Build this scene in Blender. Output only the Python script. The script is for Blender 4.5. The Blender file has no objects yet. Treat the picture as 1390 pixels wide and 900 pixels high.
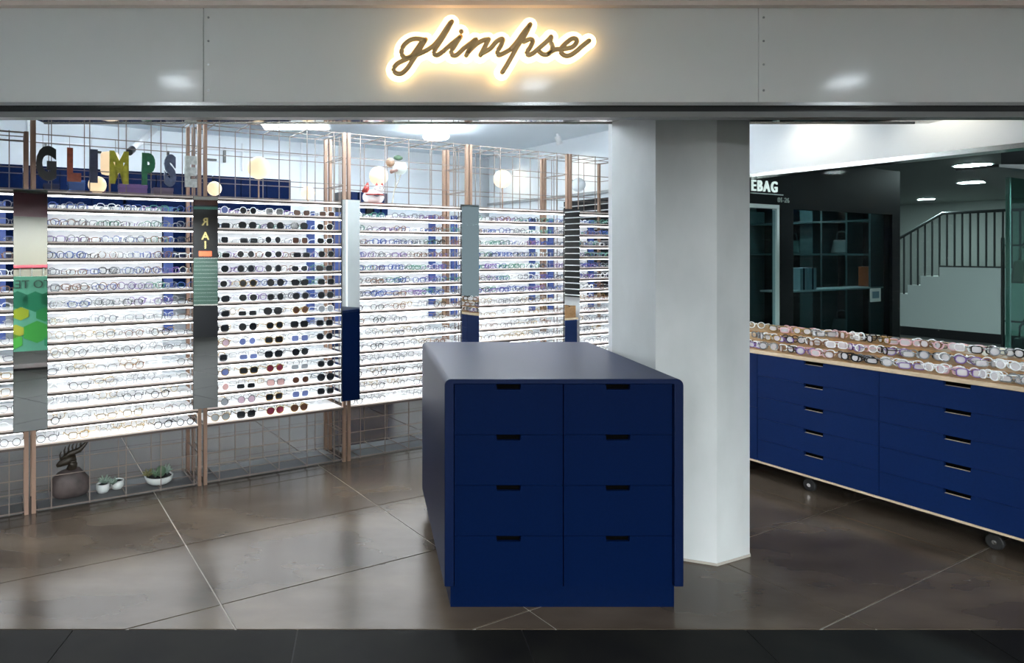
import bpy, bmesh, math, random
from math import sin, cos, pi, radians
from mathutils import Vector, Matrix
random.seed(7)
S = bpy.context.scene
COL = S.collection

# ------------------------------------------------------------------ camera, world, exposure
EYE = 1.6
cd = bpy.data.cameras.new('camera'); cam = bpy.data.objects.new('camera', cd); COL.objects.link(cam)
cam.location = (0, 0, EYE); cam.rotation_euler = (pi/2, 0, 0)
cd.sensor_fit = 'HORIZONTAL'; cd.sensor_width = 36; cd.lens = 900/1390*36
cd.shift_x = (695-500)/1390; cd.shift_y = -(450-343)/1390
cd.clip_start = .05
S.camera = cam
wd = bpy.data.worlds.new('world'); S.world = wd; wd.use_nodes = True
wd.node_tree.nodes['Background'].inputs[0].default_value = (.75, .85, 1, 1)
wd.node_tree.nodes['Background'].inputs[1].default_value = .12
S.view_settings.view_transform = 'Standard'; S.view_settings.look = 'None'
S.view_settings.exposure = 1.6; S.view_settings.gamma = 1; S.view_settings.use_curve_mapping = False
S.cycles.max_bounces = 8; S.cycles.diffuse_bounces = 4; S.cycles.glossy_bounces = 4
S.cycles.transparent_max_bounces = 24; S.cycles.transmission_bounces = 6
S.cycles.caustics_reflective = False; S.cycles.caustics_refractive = False
LED, GLOBE, DOWN, PANEL, SPOT, SIGN = 3.7, .27, 15.0, 33.0, 3.2, .92
LINEAR, OUT = 118.0, 110.0   # lamp strengths

# ------------------------------------------------------------------ materials
def mat(name, col, rough=.5, metal=0.0, emit=None, spec=.5, noise=None, bump=None, alpha=None, coat=0):
    m = bpy.data.materials.new(name); m.use_nodes = True
    nt = m.node_tree; b = nt.nodes['Principled BSDF']
    c = (*col, 1)
    b.inputs['Base Color'].default_value = c; b.inputs['Roughness'].default_value = rough
    b.inputs['Metallic'].default_value = metal; b.inputs['Specular IOR Level'].default_value = spec
    b.inputs['Coat Weight'].default_value = coat
    if emit:
        b.inputs['Emission Color'].default_value = (*emit[0], 1); b.inputs['Emission Strength'].default_value = emit[1]
    if noise or bump:
        g = nt.nodes.new('ShaderNodeNewGeometry')
        mp = nt.nodes.new('ShaderNodeMapping'); nt.links.new(g.outputs['Position'], mp.inputs['Vector'])
        n = nt.nodes.new('ShaderNodeTexNoise'); nt.links.new(mp.outputs[0], n.inputs['Vector'])
        n.inputs['Detail'].default_value = 6
        if noise:
            sc, c2 = noise[0], noise[1]
            n.inputs['Scale'].default_value = sc
            if len(noise) > 2: mp.inputs['Scale'].default_value = noise[2]
            r = nt.nodes.new('ShaderNodeValToRGB'); r.color_ramp.elements[0].position = .35; r.color_ramp.elements[1].position = .65
            r.color_ramp.elements[0].color = c; r.color_ramp.elements[1].color = (*c2, 1)
            nt.links.new(n.outputs['Fac'], r.inputs[0]); nt.links.new(r.outputs[0], b.inputs['Base Color'])
        else:
            n.inputs['Scale'].default_value = bump[0]
        if bump:
            bp = nt.nodes.new('ShaderNodeBump'); bp.inputs['Strength'].default_value = bump[1]; bp.inputs['Distance'].default_value = .005
            nt.links.new(n.outputs['Fac'], bp.inputs['Height']); nt.links.new(bp.outputs[0], b.inputs['Normal'])
    return m

def glass(name, col, clear, rough=.0):
    m = bpy.data.materials.new(name); m.use_nodes = True; nt = m.node_tree; nt.nodes.clear()
    o = nt.nodes.new('ShaderNodeOutputMaterial'); t = nt.nodes.new('ShaderNodeBsdfTransparent'); t.inputs[0].default_value = (*col, 1)
    g = nt.nodes.new('ShaderNodeBsdfGlossy'); g.inputs['Roughness'].default_value = rough
    x = nt.nodes.new('ShaderNodeMixShader'); x.inputs[0].default_value = 1-clear
    nt.links.new(t.outputs[0], x.inputs[1]); nt.links.new(g.outputs[0], x.inputs[2]); nt.links.new(x.outputs[0], o.inputs[0])
    return m

M = {}
M['fascia'] = mat('fascia_laminate', (.68, .68, .66), .13, spec=.3, bump=(3, .015))
M['shopblack'] = mat('shop_matt_black', (.003, .004, .005), .5, spec=.12)
M['alu'] = mat('brushed_aluminium', (.50, .50, .48), .22, .85)
M['soffit'] = mat('polished_soffit', (.60, .57, .53), .05, .9)
M['black'] = mat('black_metal', (.008, .008, .009), .3)
M['plaster'] = mat('white_plaster', (.80, .84, .87), .6, bump=(30, .1))
M['ceiling'] = mat('ceiling_paint', (.78, .86, .92), .7, bump=(60, .05))
M['column'] = mat('grey_cement_render', (.39, .405, .40), .55, noise=(2.2, (.52, .54, .53), (1, 1, .5)), bump=(14, .15))
M['tile'] = mat('brown_slate_tile', (.036, .026, .018), .22, spec=.33, noise=(1.6, (.088, .068, .05), (.7, 1.5, 1)), bump=(5, .05))
M['grout'] = mat('pale_grout', (.34, .31, .27), .7)
M['mall_tile'] = mat('charcoal_tile', (.005, .005, .005), .6, spec=.08, noise=(5, (.008, .008, .007)))
M['mall_grout'] = mat('dark_grout', (.008, .008, .008), .7)
M['copper'] = mat('rose_copper_steel', (.30, .19, .135), .38, .4)
M['wire'] = mat('copper_wire', (.20, .155, .13), .45, .2)
M['shelf'] = mat('white_acrylic_shelf', (.88, .88, .88), .35)
M['lip'] = mat('pale_maple_edge', (.74, .62, .55), .45)
M['led'] = mat('led_strip', (.9, .9, .9), .4, emit=((.93, .97, 1.0), LED))
M['backp'] = mat('frosted_acrylic_back', (.86, .87, .88), .5)
M['bluep'] = mat('royal_blue_panel', (.035, .075, .28), .45)
M['lipdark'] = mat('lip_gap_shade', (.07, .05, .04), .45)  # dark strip painting in the shadowed gap below each shelf lip
M['trimgrey'] = mat('grey_trim_paint', (.17, .17, .165), .35)
M['basemat'] = mat('rack_base_grey', (.10, .10, .10), .5)
M['navy'] = mat('navy_laminate', (.0007, .0050, .026), .40, spec=.04, noise=(90, (.0009, .0058, .030)))
M['navy_satin'] = mat('navy_satin_laminate', (.0009, .0058, .030), .42, spec=.13)
M['navy2'] = mat('navy_counter_laminate', (.0015, .012, .062), .5, spec=.14, noise=(90, (.002, .0135, .070)))
M['slot'] = mat('dark_recess', (.001, .001, .001), .8, spec=.02)
M['ply'] = mat('birch_ply_edge', (.50, .38, .25), .5, noise=(25, (.60, .47, .32), (1, 1, 6)))
M['wood'] = mat('oak_tier', (.26, .135, .045), .45, noise=(8, (.33, .18, .07), (2, 9, 9)))
M['mirror'] = mat('mirror_silver', (.86, .88, .87), .015, 1.0)
M['globe'] = mat('opal_globe_lit', (.62, .47, .31), .4, emit=((1, .76, .48), GLOBE))
M['globe_off'] = mat('opal_globe_unlit', (.80, .84, .86), .12)
M['sign_glow'] = mat('warm_sign_light', (1, .9, .7), .4, emit=((1, .72, .37), SIGN))
M['sign_face'] = mat('bronze_sign_face', (.62, .42, .20), .35, .3)
M['down'] = mat('downlight_lens', (1, 1, 1), .4, emit=((.82, .92, 1.0), DOWN))
M['down_out'] = mat('outside_downlight_lens', (1, 1, 1), .4, emit=((.85, .96, 1.0), OUT))
M['panel_soft'] = mat('soft_panel_light', (1, 1, 1), .4, emit=((.86, .94, 1.0), 9.0))
M['panel_light'] = mat('ceiling_panel_light', (1, 1, 1), .4, emit=((.86, .94, 1.0), PANEL))
M['linear'] = mat('fill_diffuser', (1, 1, 1), .4, emit=((.90, .96, 1.0), LINEAR))
M['white'] = mat('white_enamel', (.80, .81, .82), .4)
M['sign_white'] = mat('lit_white_letter', (.8,.8,.8), .4, emit=((.9,.95,.95), .25))
M['glass'] = glass('clear_glass', (.88, .95, .93), .998)
M['green_glass'] = glass('green_tinted_glass', (.45, .66, .60), .90)
M['dark_glass'] = glass('dark_shop_glass', (.55, .68, .70), .996)
M['lens'] = glass('clear_lens', (.96, .97, .97), .96)
M['caster'] = mat('black_rubber', (.01, .01, .01), .6)
M['chrome'] = mat('chrome', (.7, .7, .7), .15, 1)

def lens_mat(n, c): return mat(n, c, .12, spec=.5)
LENS = {'black': lens_mat('lens_black', (.010, .012, .014)), 'brown': lens_mat('lens_brown', (.06, .028, .018)),
        'pink': lens_mat('lens_pink', (.42, .26, .25)), 'plum': lens_mat('lens_plum', (.12, .02, .035)),
        'blue': lens_mat('lens_blue', (.10, .13, .28)), 'grey': lens_mat('lens_grey', (.20, .22, .24)),
        'mauve': lens_mat('lens_mauve', (.40, .30, .36))}
LENS['milky'] = bpy.data.materials.new('lens_milky'); LENS['milky'].use_nodes = True
_n = LENS['milky'].node_tree; _b = _n.nodes['Principled BSDF']; _b.inputs['Base Color'].default_value = (.88,.86,.89,1); _b.inputs['Roughness'].default_value = .15; _b.inputs['Alpha'].default_value = .4
FR = {'black': mat('frame_black', (.008, .008, .009), .25), 'brown': mat('frame_brown', (.16, .07, .03), .3),
      'silver': mat('frame_silver', (.45, .46, .47), .25, .8), 'white': mat('frame_white', (.75, .77, .78), .3),
      'blue': mat('frame_blue', (.03, .07, .26), .3), 'green': mat('frame_green', (.05, .20, .14), .3),
      'purple': mat('frame_purple', (.14, .07, .25), .3), 'grey': mat('frame_grey', (.13, .14, .16), .3),
      'pink': mat('frame_pink', (.62, .36, .40), .3), 'gold': mat('frame_gold', (.55, .36, .12), .25, .8)}

# ------------------------------------------------------------------ mesh helpers
class MB:
    def __init__(s): s.v = []; s.f = []
    def add(s, vs, fs):
        o = len(s.v); s.v += [tuple(v) for v in vs]; s.f += [tuple(i+o for i in f) for f in fs]; return s
    def box(s, x0, x1, y0, y1, z0, z1):
        return s.add([(x0,y0,z0),(x1,y0,z0),(x1,y1,z0),(x0,y1,z0),(x0,y0,z1),(x1,y0,z1),(x1,y1,z1),(x0,y1,z1)],
                     [(3,2,1,0),(4,5,6,7),(0,1,5,4),(1,2,6,5),(2,3,7,6),(3,0,4,7)])
    def prism(s, pts, z0, z1):          # pts: ccw xy
        n = len(pts)
        return s.add([(p[0],p[1],z0) for p in pts]+[(p[0],p[1],z1) for p in pts],
                     [tuple(range(n-1,-1,-1)), tuple(range(n,2*n))]+[(i,(i+1)%n,n+(i+1)%n,n+i) for i in range(n)])
    def tube(s, pts, r, n=6, closed=False, cap=True):
        pts = [Vector(p) for p in pts]; N = len(pts); rings = []
        for i, p in enumerate(pts):
            if closed: t = pts[(i+1)%N]-pts[i-1]
            else: t = pts[min(i+1,N-1)]-pts[max(i-1,0)]
            t.normalize()
            up = Vector((0,0,1)) if abs(t.z) < .95 else Vector((0,1,0))
            a = t.cross(up).normalized(); b = a.cross(t)
            rr = r[i] if isinstance(r, (list, tuple)) else r
            rings.append([p+(a*cos(2*pi*(k+.5)/n)+b*sin(2*pi*(k+.5)/n))*rr for k in range(n)])
        vs = [v for R in rings for v in R]; fs = []
        for i in range(N if closed else N-1):
            j = (i+1) % N
            for k in range(n):
                fs.append((i*n+k, i*n+(k+1)%n, j*n+(k+1)%n, j*n+k))
        if not closed and cap:
            fs.append(tuple(range(n-1,-1,-1))); fs.append(tuple((N-1)*n+k for k in range(n)))
        return s.add(vs, fs)
    def lathe(s, prof, n=16, c=(0,0,0)):    # prof: (r,z)
        vs = []; fs = []
        for r, z in prof:
            vs += [(c[0]+r*cos(2*pi*k/n), c[1]+r*sin(2*pi*k/n), c[2]+z) for k in range(n)]
        for i in range(len(prof)-1):
            for k in range(n): fs.append((i*n+k, i*n+(k+1)%n, (i+1)*n+(k+1)%n, (i+1)*n+k))
        fs.append(tuple(range(n-1,-1,-1))); fs.append(tuple((len(prof)-1)*n+k for k in range(n)))
        return s.add(vs, fs)
    def ball(s, c, r, n=14, m=8, sc=(1,1,1)):
        prof = [(max(r*sin(pi*i/m), r*.02), -r*cos(pi*i/m)) for i in range(m+1)]
        o = len(s.v); s.lathe(prof, n)
        for i in range(o, len(s.v)):
            v = s.v[i]; s.v[i] = (c[0]+v[0]*sc[0], c[1]+v[1]*sc[1], c[2]+v[2]*sc[2])
        return s
    def xf(s, mtx, start=0):
        for i in range(start, len(s.v)): s.v[i] = tuple(mtx @ Vector(s.v[i]))
        return s
    def mesh(s, name, m, smooth=False):
        me = bpy.data.meshes.new(name); me.from_pydata(s.v, [], s.f); me.update()
        if m is not None: me.materials.append(m)
        if smooth: me.polygons.foreach_set('use_smooth', [True]*len(me.polygons))
        return me
    def build(s, name, m, parent=None, smooth=False, bevel=0):
        me = s.mesh(name, m, smooth); o = bpy.data.objects.new(name, me); COL.objects.link(o)
        if parent is not None: o.parent = parent
        if bevel:
            bv = o.modifiers.new('bevel', 'BEVEL'); bv.width = bevel; bv.segments = 2; bv.limit_method = 'ANGLE'
        return o

def tag(o, label=None, cat=None, group=None, kind=None):
    if label: o['label'] = label
    if cat: o['category'] = cat
    if group: o['group'] = group
    if kind: o['kind'] = kind
    return o
def empty(name, loc=(0,0,0), rz=0, **k):
    o = bpy.data.objects.new(name, None); COL.objects.link(o); o.location = loc; o.rotation_euler = (0,0,rz)
    o.empty_display_size = .1
    return tag(o, **k)
def inst(name, me, parent=None, loc=(0,0,0), rot=(0,0,0)):
    o = bpy.data.objects.new(name, me); COL.objects.link(o); o.location = loc; o.rotation_euler = rot
    if parent is not None: o.parent = parent
    return o
def struct(o): o['kind'] = 'structure'; return o
def text_mesh(txt, size, ext, m, xs=1.0, offset=0.0, align='CENTER', mirror=False, gap=1.0):
    """upright lettering as a mesh in the local XZ plane, facing -Y"""
    cu = bpy.data.curves.new('lettering', 'FONT'); cu.body = txt; cu.size = size; cu.extrude = ext; cu.offset = offset
    cu.align_x = align; cu.space_character = gap; cu.resolution_u = 4
    t = bpy.data.objects.new('lettering', cu); COL.objects.link(t)
    dg = bpy.context.evaluated_depsgraph_get(); me = bpy.data.meshes.new_from_object(t.evaluated_get(dg))
    bpy.data.objects.remove(t)
    me.transform(Matrix(((-xs if mirror else xs,0,0,0),(0,0,-1,0),(0,1,0,0),(0,0,0,1))))
    if mirror: me.flip_normals()
    me.materials.clear(); me.materials.append(m)
    return me

# ------------------------------------------------------------------ plan of the shop
P0 = Vector((-2.21, 3.978, 0)); TH = math.atan2(.474, .8805)
D = Vector((cos(TH), sin(TH), 0)); NN = Vector((sin(TH), -cos(TH), 0))     # along the rack wall / towards the camera
def W(s, w=0, z=0): return P0 + D*s + NN*w + Vector((0,0,z))
PH = math.atan2(-.905, .426)                                              # right wall: local x runs deep -> near, local y out through the glass
RX = Vector((cos(PH), sin(PH), 0)); RY = Vector((-sin(PH), cos(PH), 0))
CB = Vector((3.36, 3.398, 0))                                             # a point under the counter's front edge
WB = CB + RY*.70                                                          # same on the right wall
FRONT = 2.82
CEIL = 2.87
SEC = [-.95, .161, 1.217, 2.324, 3.483, 4.638, 5.42]
ordn = ['first','second','third','fourth','fifth','sixth','seventh','eighth','ninth','tenth','eleventh','twelfth','thirteenth','fourteenth','fifteenth',
        'sixteenth','seventeenth','eighteenth','nineteenth','twentieth','twenty-first','twenty-second']

# floor: slab (grout) with tiles
def clip(poly, a, b, c):      # keep a*x+b*y+c >= 0
    out = []
    for i in range(len(poly)):
        p, q = poly[i], poly[(i+1)%len(poly)]
        dp = a*p[0]+b*p[1]+c; dq = a*q[0]+b*q[1]+c
        if dp >= 0: out.append(p)
        if dp*dq < 0:
            t = dp/(dp-dq); out.append((p[0]+(q[0]-p[0])*t, p[1]+(q[1]-p[1])*t))
    return out
BACKW = -2.55; LEFTS = -1.9
def room_clip(poly):
    poly = clip(poly, 0, 1, -FRONT)
    poly = clip(poly, -RY.x, -RY.y, RY.x*WB.x+RY.y*WB.y)
    poly = clip(poly, NN.x, NN.y, -(NN.x*W(0,BACKW).x+NN.y*W(0,BACKW).y)) if poly else poly
    poly = clip(poly, D.x, D.y, -(D.x*W(LEFTS).x+D.y*W(LEFTS).y)) if poly else poly
    return poly
room = room_clip([(-20,-20),(20,-20),(20,20),(-20,20)])
floor = struct(MB().prism(room, -.12, -.004).build('floor', M['grout']))
g = .004
for i in range(-4, 10):
    for j in range(-6, 8):
        s0, s1, w0, w1 = .9+1.2*i+g, .9+1.2*(i+1)-g, .18+.70*j+g, .18+.70*(j+1)-g
        q = [W(s0,w1), W(s1,w1), W(s1,w0), W(s0,w0)]
        q = room_clip([(p.x, p.y) for p in q])
        if len(q) >= 3:
            MB().prism(q, -.02, 0).build('tile', M['tile'], floor)
mall = struct(MB().box(-6, 9, -3.2, FRONT-.004, -.12, -.004).build('floor_corridor', M['mall_grout']))
for i in range(16):
    for j in range(6):
        x0 = -6+.95*i; y1 = FRONT-.008-1.0*j
        MB().box(x0+.003, min(x0+.947, 9), y1-.994, y1, -.02, 0).build('tile', M['mall_tile'], mall)

# ceiling, walls
struct(MB().prism(room_clip([(-20,FRONT+.02),(20,FRONT+.02),(20,20),(-20,20)]), CEIL, CEIL+.1).build('ceiling', M['ceiling']))
wl = MB().box(LEFTS, 7.2, 0, .1, 0, CEIL); wb = wl.build('wall_back', M['plaster']); struct(wb)
wb.location = W(0, BACKW); wb.rotation_euler = (0,0,TH)
wlf = MB().box(-.1, 0, -5, 2.7, 0, CEIL).build('wall_left', M['plaster']); struct(wlf); wlf.location = W(LEFTS); wlf.rotation_euler = (0,0,TH)
# conduits and a pipe on the back wall
for k, (s, z0, z1) in enumerate([(.2,2.5,2.87),(.75,2.5,2.8),(1.1,2.5,2.87),(2.3,2.5,2.8),(3.0,2.3,2.87)]):
    o = MB().tube([(s,-.02,z0),(s,-.02,z1)], .013, 8).build('conduit', M['white'], wb)
for (a, b, z) in [(-.6,.75,2.66),(1.2,3.2,2.72)]:
    MB().tube([(a,-.022,z),(b,-.022,z)], .012, 8).build('conduit', M['white'], wb)
for (s, z, w, h) in [(.35,2.62,.02,.07),(.8,2.6,.1,.02),(1.5,2.63,.02,.06),(1.95,2.6,.12,.02),(2.1,2.66,.025,.16),(-.3,2.6,.08,.02)]:
    MB().box(s-w/2, s+w/2, -.03, 0, z-h/2, z+h/2).build('bracket', M['black'], wb)
pipe = MB().tube([(1.35,-.10,2.86),(1.05,-.55,2.56)], .03, 12).build('drain_pipe', M['white'], wb, True)
MB().tube([(1.07,-.52,2.58),(1.03,-.58,2.54)], .034, 12).build('pipe_collar', M['black'], pipe)

# right wall: bulkhead, window pane, lower wall, slatted rear part
def rloc(o): o.location = WB; o.rotation_euler = (0,0,PH); return o
TR = 2.22
def xt(t): return -t          # wall parameter t runs away from the camera, local x towards it
T_END = 5.62; T_WIN = 2.15
wr = struct(rloc(MB().box(xt(T_END), .62, 0, .12, TR+.03, CEIL).build('wall_right', M['plaster'])))
lw = MB().box(xt(T_END), .62, 0, .12, 0, .86).build('lower_wall', M['white'], wr)
rp = MB().box(xt(T_END), xt(T_WIN), 0, .12, .86, TR+.03).build('rear_wall', M['plaster'], wr)
tr = struct(rloc(MB().box(xt(T_END), .62, -.03, .12, TR, TR+.03).build('trim_bulkhead', M['alu'])))
win = struct(rloc(MB().box(xt(T_WIN), .62, .05, .06, .86, TR).build('window_1', M['glass'])))
MB().box(xt(T_WIN)-.0, xt(T_WIN)+.04, .03, .09, .86, TR).build('window_frame', M['black'], win)
MB().box(.58, .62, .03, .09, .86, TR).build('window_frame', M['black'], win)
MB().box(xt(T_WIN)+.04, .58, .03, .09, .86, .89).build('window_frame', M['black'], win)

# black slatted wall unit on the rear part of the right wall (also seen in the last mirror)
slat = empty('slatted_display', WB+RX*xt(T_WIN+.1), PH, label='black slatted display unit on side wall behind the column', cat='display unit')
MB().box(-1.9, 0, -.04, 0, 1.12, 2.17).build('backboard', M['black'], slat)
for k in range(16):
    z = 1.14+.064*k
    MB().box(-1.9, 0, -.10, -.04, z, z+.008).build('slat', M['white'] if k != 15 else M['fascia'], slat)

# shopfront header: panels, trims, shutter soffit
hd = struct(MB().box(-4.2, 5.0, FRONT+.02, FRONT+.06, 2.235, 2.70).build('wall_front', M['black']))
for a, b in [(-4.2,-.703),(-.700,1.658),(1.661,5.0)]:
    MB().box(a, b, FRONT, FRONT+.02, 2.238, 2.64).build('panel', M['fascia'], hd)
    for zz in (2.29, 2.4, 2.5, 2.6):
        if a > -4: MB().tube([(a+.02, FRONT-.0015, zz),(a+.02, FRONT+.002, zz)], .005, 8).build('screw', M['alu'], hd)
struct(MB().box(-4.2, 5, FRONT-.015, FRONT+.03, 2.223, 2.237).build('trim_1', M['alu']))
struct(MB().box(-4.2, 5, FRONT+.02, FRONT+.05, 2.198, 2.223).build('trim_2', M['black']))
struct(MB().box(-4.2, 5, FRONT-.01, FRONT+.05, 2.174, 2.198).build('trim_3', M['trimgrey']))
sof = struct(MB().box(-4.2, 5, FRONT+.06, 3.62, 2.36, 2.42).build('ceiling_soffit', M['soffit']))
sof2 = MB().box(-1.9, 3.3, 3.62, 3.91, 2.36, 2.42).build('soffit_panel', M['soffit'], sof)
for yy in (3.66, 3.88): MB().box(-1.9, 3.2, yy, yy+.012, 2.354, 2.361).build('shutter_rail', M['alu'], sof)
struct(MB().box(-1.9, 3.3, 3.89, 3.91, 2.42, CEIL).build('wall_soffit', M['plaster']))

# mall corridor shell
struct(MB().box(-6, 9, -3.3, FRONT+.02, 2.66, 2.76).build('ceiling_corridor', M['plaster']))
struct(MB().box(-4.2, 5.0, FRONT-.035, FRONT, 2.64, 2.66).build('trim_4', M['lip']))
struct(MB().box(-6, 9, -3.3, -3.2, 0, 2.66).build('wall_corridor', mat('mall_wall', (.30,.28,.25), .6)))
struct(MB().box(-6.1, -6, -3.3, FRONT, 0, 2.66).build('wall_corridor_end', M['plaster']))

# ------------------------------------------------------------------ the column
cs = [(1.425,3.875),(1.514,3.495),(1.781,3.388),(2.010,3.495)]
e = Vector((2.010-1.781, 3.495-3.388)); 
pts = cs[:]
ctr = Vector((1.781,3.388)) + Vector((.0,.68))
ang = radians(67); L = .29
p = Vector(cs[-1])
for k in range(4):
    a = radians(68+45*k); p = p+Vector((cos(a), sin(a)))*L; pts.append((p.x, p.y))
pts = pts[:-1] + [(1.48, 4.10)] if False else pts[:6]+[(1.70,4.20),(1.52,4.14)]
col = struct(MB().prism(pts, 0, CEIL-.002).build('column', M['column']))
MB().prism([(x+(x-1.75)*.012, y+(y-3.8)*.012) for x, y in pts], 0, .012).build('base_joint', M['grout'], col)
edge = struct(MB().box(-.018, .018, -.012, .012, 0, 2.45).build('trim_5', M['white'])); edge.location = (1.436, 3.905, 0); edge.rotation_euler = (0,0,radians(-65))

# ------------------------------------------------------------------ illuminated script sign
def smooth_path(pts, n=5):
    P = [Vector((x, z)) for x, z in pts]; out = []
    for i in range(len(P)-1):
        a, b, c, d = P[max(i-1,0)], P[i], P[i+1], P[min(i+2,len(P)-1)]
        for k in range(n):
            t = k/n
            out.append(.5*((2*b)+(c-a)*t+(2*a-5*b+4*c-d)*t*t+(3*b-a-3*c+d)*t**3))
    out.append(P[-1]); return out
SG = {  # stroke points on a drawing grid, one entry per letter
 'g': [[(525,362),(430,350),(350,375),(283,440),(262,520),(300,578),(375,560),(440,480),(500,395),(550,358)],
       [(550,358),(500,440),(440,540),(380,630),(330,705),(260,765),(195,760),(168,712),(210,650),(290,608),(370,572),(450,540),(550,495)]],
 'l': [[(550,495),(640,435),(720,345),(800,225),(850,152)], [(862,145),(800,262),(720,390),(662,480),(652,530),(692,545),(760,500)]],
 'i': [[(760,500),(850,420),(930,355),(968,322)], [(968,322),(900,430),(858,500),(870,545),(920,545),(1000,470)], [(975,262),(977,266)]],
 'm': [[(1000,470),(1090,400),(1148,358)], [(1150,358),(1090,450),(1035,548)], [(1050,520),(1150,420),(1240,368),(1300,357)], [(1303,357),(1260,440),(1205,545)],
       [(1215,530),(1320,470),(1390,390),(1455,352),(1475,362)], [(1475,362),(1450,430),(1410,500),(1420,545),(1470,530),(1560,480)]],
 'p': [[(1560,480),(1640,390),(1710,290),(1790,190)], [(1800,178),(1740,300),(1660,420),(1580,560),(1510,680),(1465,750)],
       [(1725,385),(1800,355),(1830,380),(1800,450),(1760,510),(1780,545),(1840,520)]],
 's': [[(1840,520),(1920,450),(2000,380),(2050,325)], [(2050,330),(2042,385),(2066,440),(2050,500),(2000,538),(1950,535),(1915,510)], [(2000,538),(2090,482),(2150,475)]],
 'e': [[(2150,478),(2220,470),(2300,450),(2350,400),(2350,357),(2300,350),(2230,400),(2172,460),(2166,510),(2210,550),(2270,550),(2350,500),(2430,430),(2505,372)]]}
sg = empty('shop_sign', (.36, FRONT, 2.4), label='glowing white script sign reading glimpse on the grey header', cat='sign')
def gx(x, y):           # drawing grid -> metres on the header, relative to the sign's origin
    u = (515+x/9-500)/900*FRONT; v = EYE+(343-20-y/9)/900*FRONT
    return (u-.36, v-2.4)
for L_, strokes in SG.items():
    glow = MB(); face = MB()
    for st in strokes:
        q = [gx(*p) for p in st]; q = smooth_path(q, 4)
        pp = [(a.x, 0, a.y) for a in q]
        o = len(glow.v); glow.tube(pp, .0325, 10)
        for end in pp[::2]+[pp[-1]]: glow.ball(end, .0325, 12, 8)
        o = len(face.v); face.tube(pp, .0108, 8)
        for end in (pp[0], pp[-1]): face.ball(end, .0108, 8, 4)
    glow.v = [(x, y*.35-.050, z) for x, y, z in glow.v]
    face.v = [(x, y*.5-.0605, z) for x, y, z in face.v]
    lo = glow.build('letter', M['sign_glow'], sg, True)
    fo = face.build('letter_face', M['sign_face'], lo, True); fo['label'] = 'bronze letter face'

# ------------------------------------------------------------------ spectacles: meshes
def rim_pts(shape, cx, n=16):
    hw, hh, ex, cat, drop = {'round': (.0225,.0225,2,0,0), 'panto': (.0240,.0215,2.3,.0015,.002), 'rectangular': (.0265,.0165,3.6,0,0),
                             'square': (.0250,.0205,3.4,.001,0), 'cat-eye': (.0265,.0190,2.5,.005,0), 'aviator': (.0265,.0230,2.3,.0,.005)}[shape]
    out = []; sg_ = 1 if cx > 0 else -1
    for k in range(n):
        a = 2*pi*k/n; c, s_ = cos(a), sin(a)
        x = hw*math.copysign(abs(c)**(2/ex), c); z = hh*math.copysign(abs(s_)**(2/ex), s_)
        if z > 0: z += cat*max(0, x*sg_/hw)
        if z < 0: x *= 1-drop/.02*abs(z/hh)*.5
        out.append((cx+x, abs(cx+x)*.06, z+hh+.003))
    return out
def frame_mb(shape, r):
    b = MB()
    for cx in (-.0335, .0335): b.tube(rim_pts(shape, cx), r, 4, True)
    hh = max(p[2] for p in rim_pts(shape, .0335))
    zb = hh*.66
    b.tube([(-.012,0,zb),(0,-.002,zb+.004),(.012,0,zb)], r, 4)
    for sx in (-1, 1): b.tube([(sx*.057,.004,hh*.72),(sx*.066,.006,hh*.74)], r*1.1, 4)
    return b, hh
def lens_mb(shape, cx):
    p = rim_pts(shape, cx, 16); b = MB(); n = len(p)
    return b.add([(x,y-.0006,z) for x,y,z in p]+[(x,y+.0006,z) for x,y,z in p], [tuple(range(n)), tuple(range(2*n-1,n-1,-1))]+[(i,n+i,n+(i+1)%n,(i+1)%n) for i in range(n)])
def temple_mb(shape, sx, r, hh):
    return MB().tube([(sx*.066,.006,hh*.74),(sx*.068,.06,hh*.72),(sx*.066,.105,hh*.66),(sx*.063,.135,.006)], r*.85, 4)
_cache = {}
def spec_meshes(shape, fcol, lcol, r):
    key = (shape, fcol, lcol, r)
    if key not in _cache:
        b, hh = frame_mb(shape, r); fm = FR[fcol]; lm = LENS[lcol] if lcol else M['lens']
        _cache[key] = (b.mesh('spectacle_frame', fm), [lens_mb(shape, c).mesh('lens', lm) for c in (-.0335,.0335)],
                       [temple_mb(shape, s_, r, hh).mesh('temple', fm) for s_ in (-1,1)])
    return _cache[key]
_proto = {}
def glasses(kind, shape, fcol, lcol, r, loc, rz, label, group, rx=0, parts=True):
    key = (kind, shape, fcol, lcol, r, parts)
    if key not in _proto:                                   # first of its kind: built with its parts
        fm, lm, tm = spec_meshes(shape, fcol, lcol, r)
        root = inst(kind, fm)
        kids = [inst('lens', m, root) for m in lm] + [inst('temple', m, root) for m in tm]
        _proto[key] = (root, kids)
    else:
        src, skids = _proto[key]
        root = src.copy(); COL.objects.link(root)
        for c in skids:
            k = c.copy(); COL.objects.link(k); k.parent = root
    root.location = loc; root.rotation_euler = (rx, 0, rz)
    if kind == 'sunglasses': root.scale = (1.12, 1.12, 1.12)
    tag(root, label, 'sunglasses' if kind == 'sunglasses' else 'spectacles', group)
    return root
STUFF = {}            # colour -> MB, joined later into the one mass of far spectacles
def stuff_glasses(shape, fcol, r, loc, rz, lens=None, lite=False):
    b = STUFF.setdefault(fcol, MB()); o = len(b.v)
    fb, hh = frame_mb(shape, r); b.add(fb.v, fb.f)
    if not lite:
        for sx in (-1, 1):
            t = temple_mb(shape, sx, r, hh); b.add(t.v, t.f)
    b.xf(Matrix.Translation(loc) @ Matrix.Rotation(rz, 4, 'Z'), o)

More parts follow.
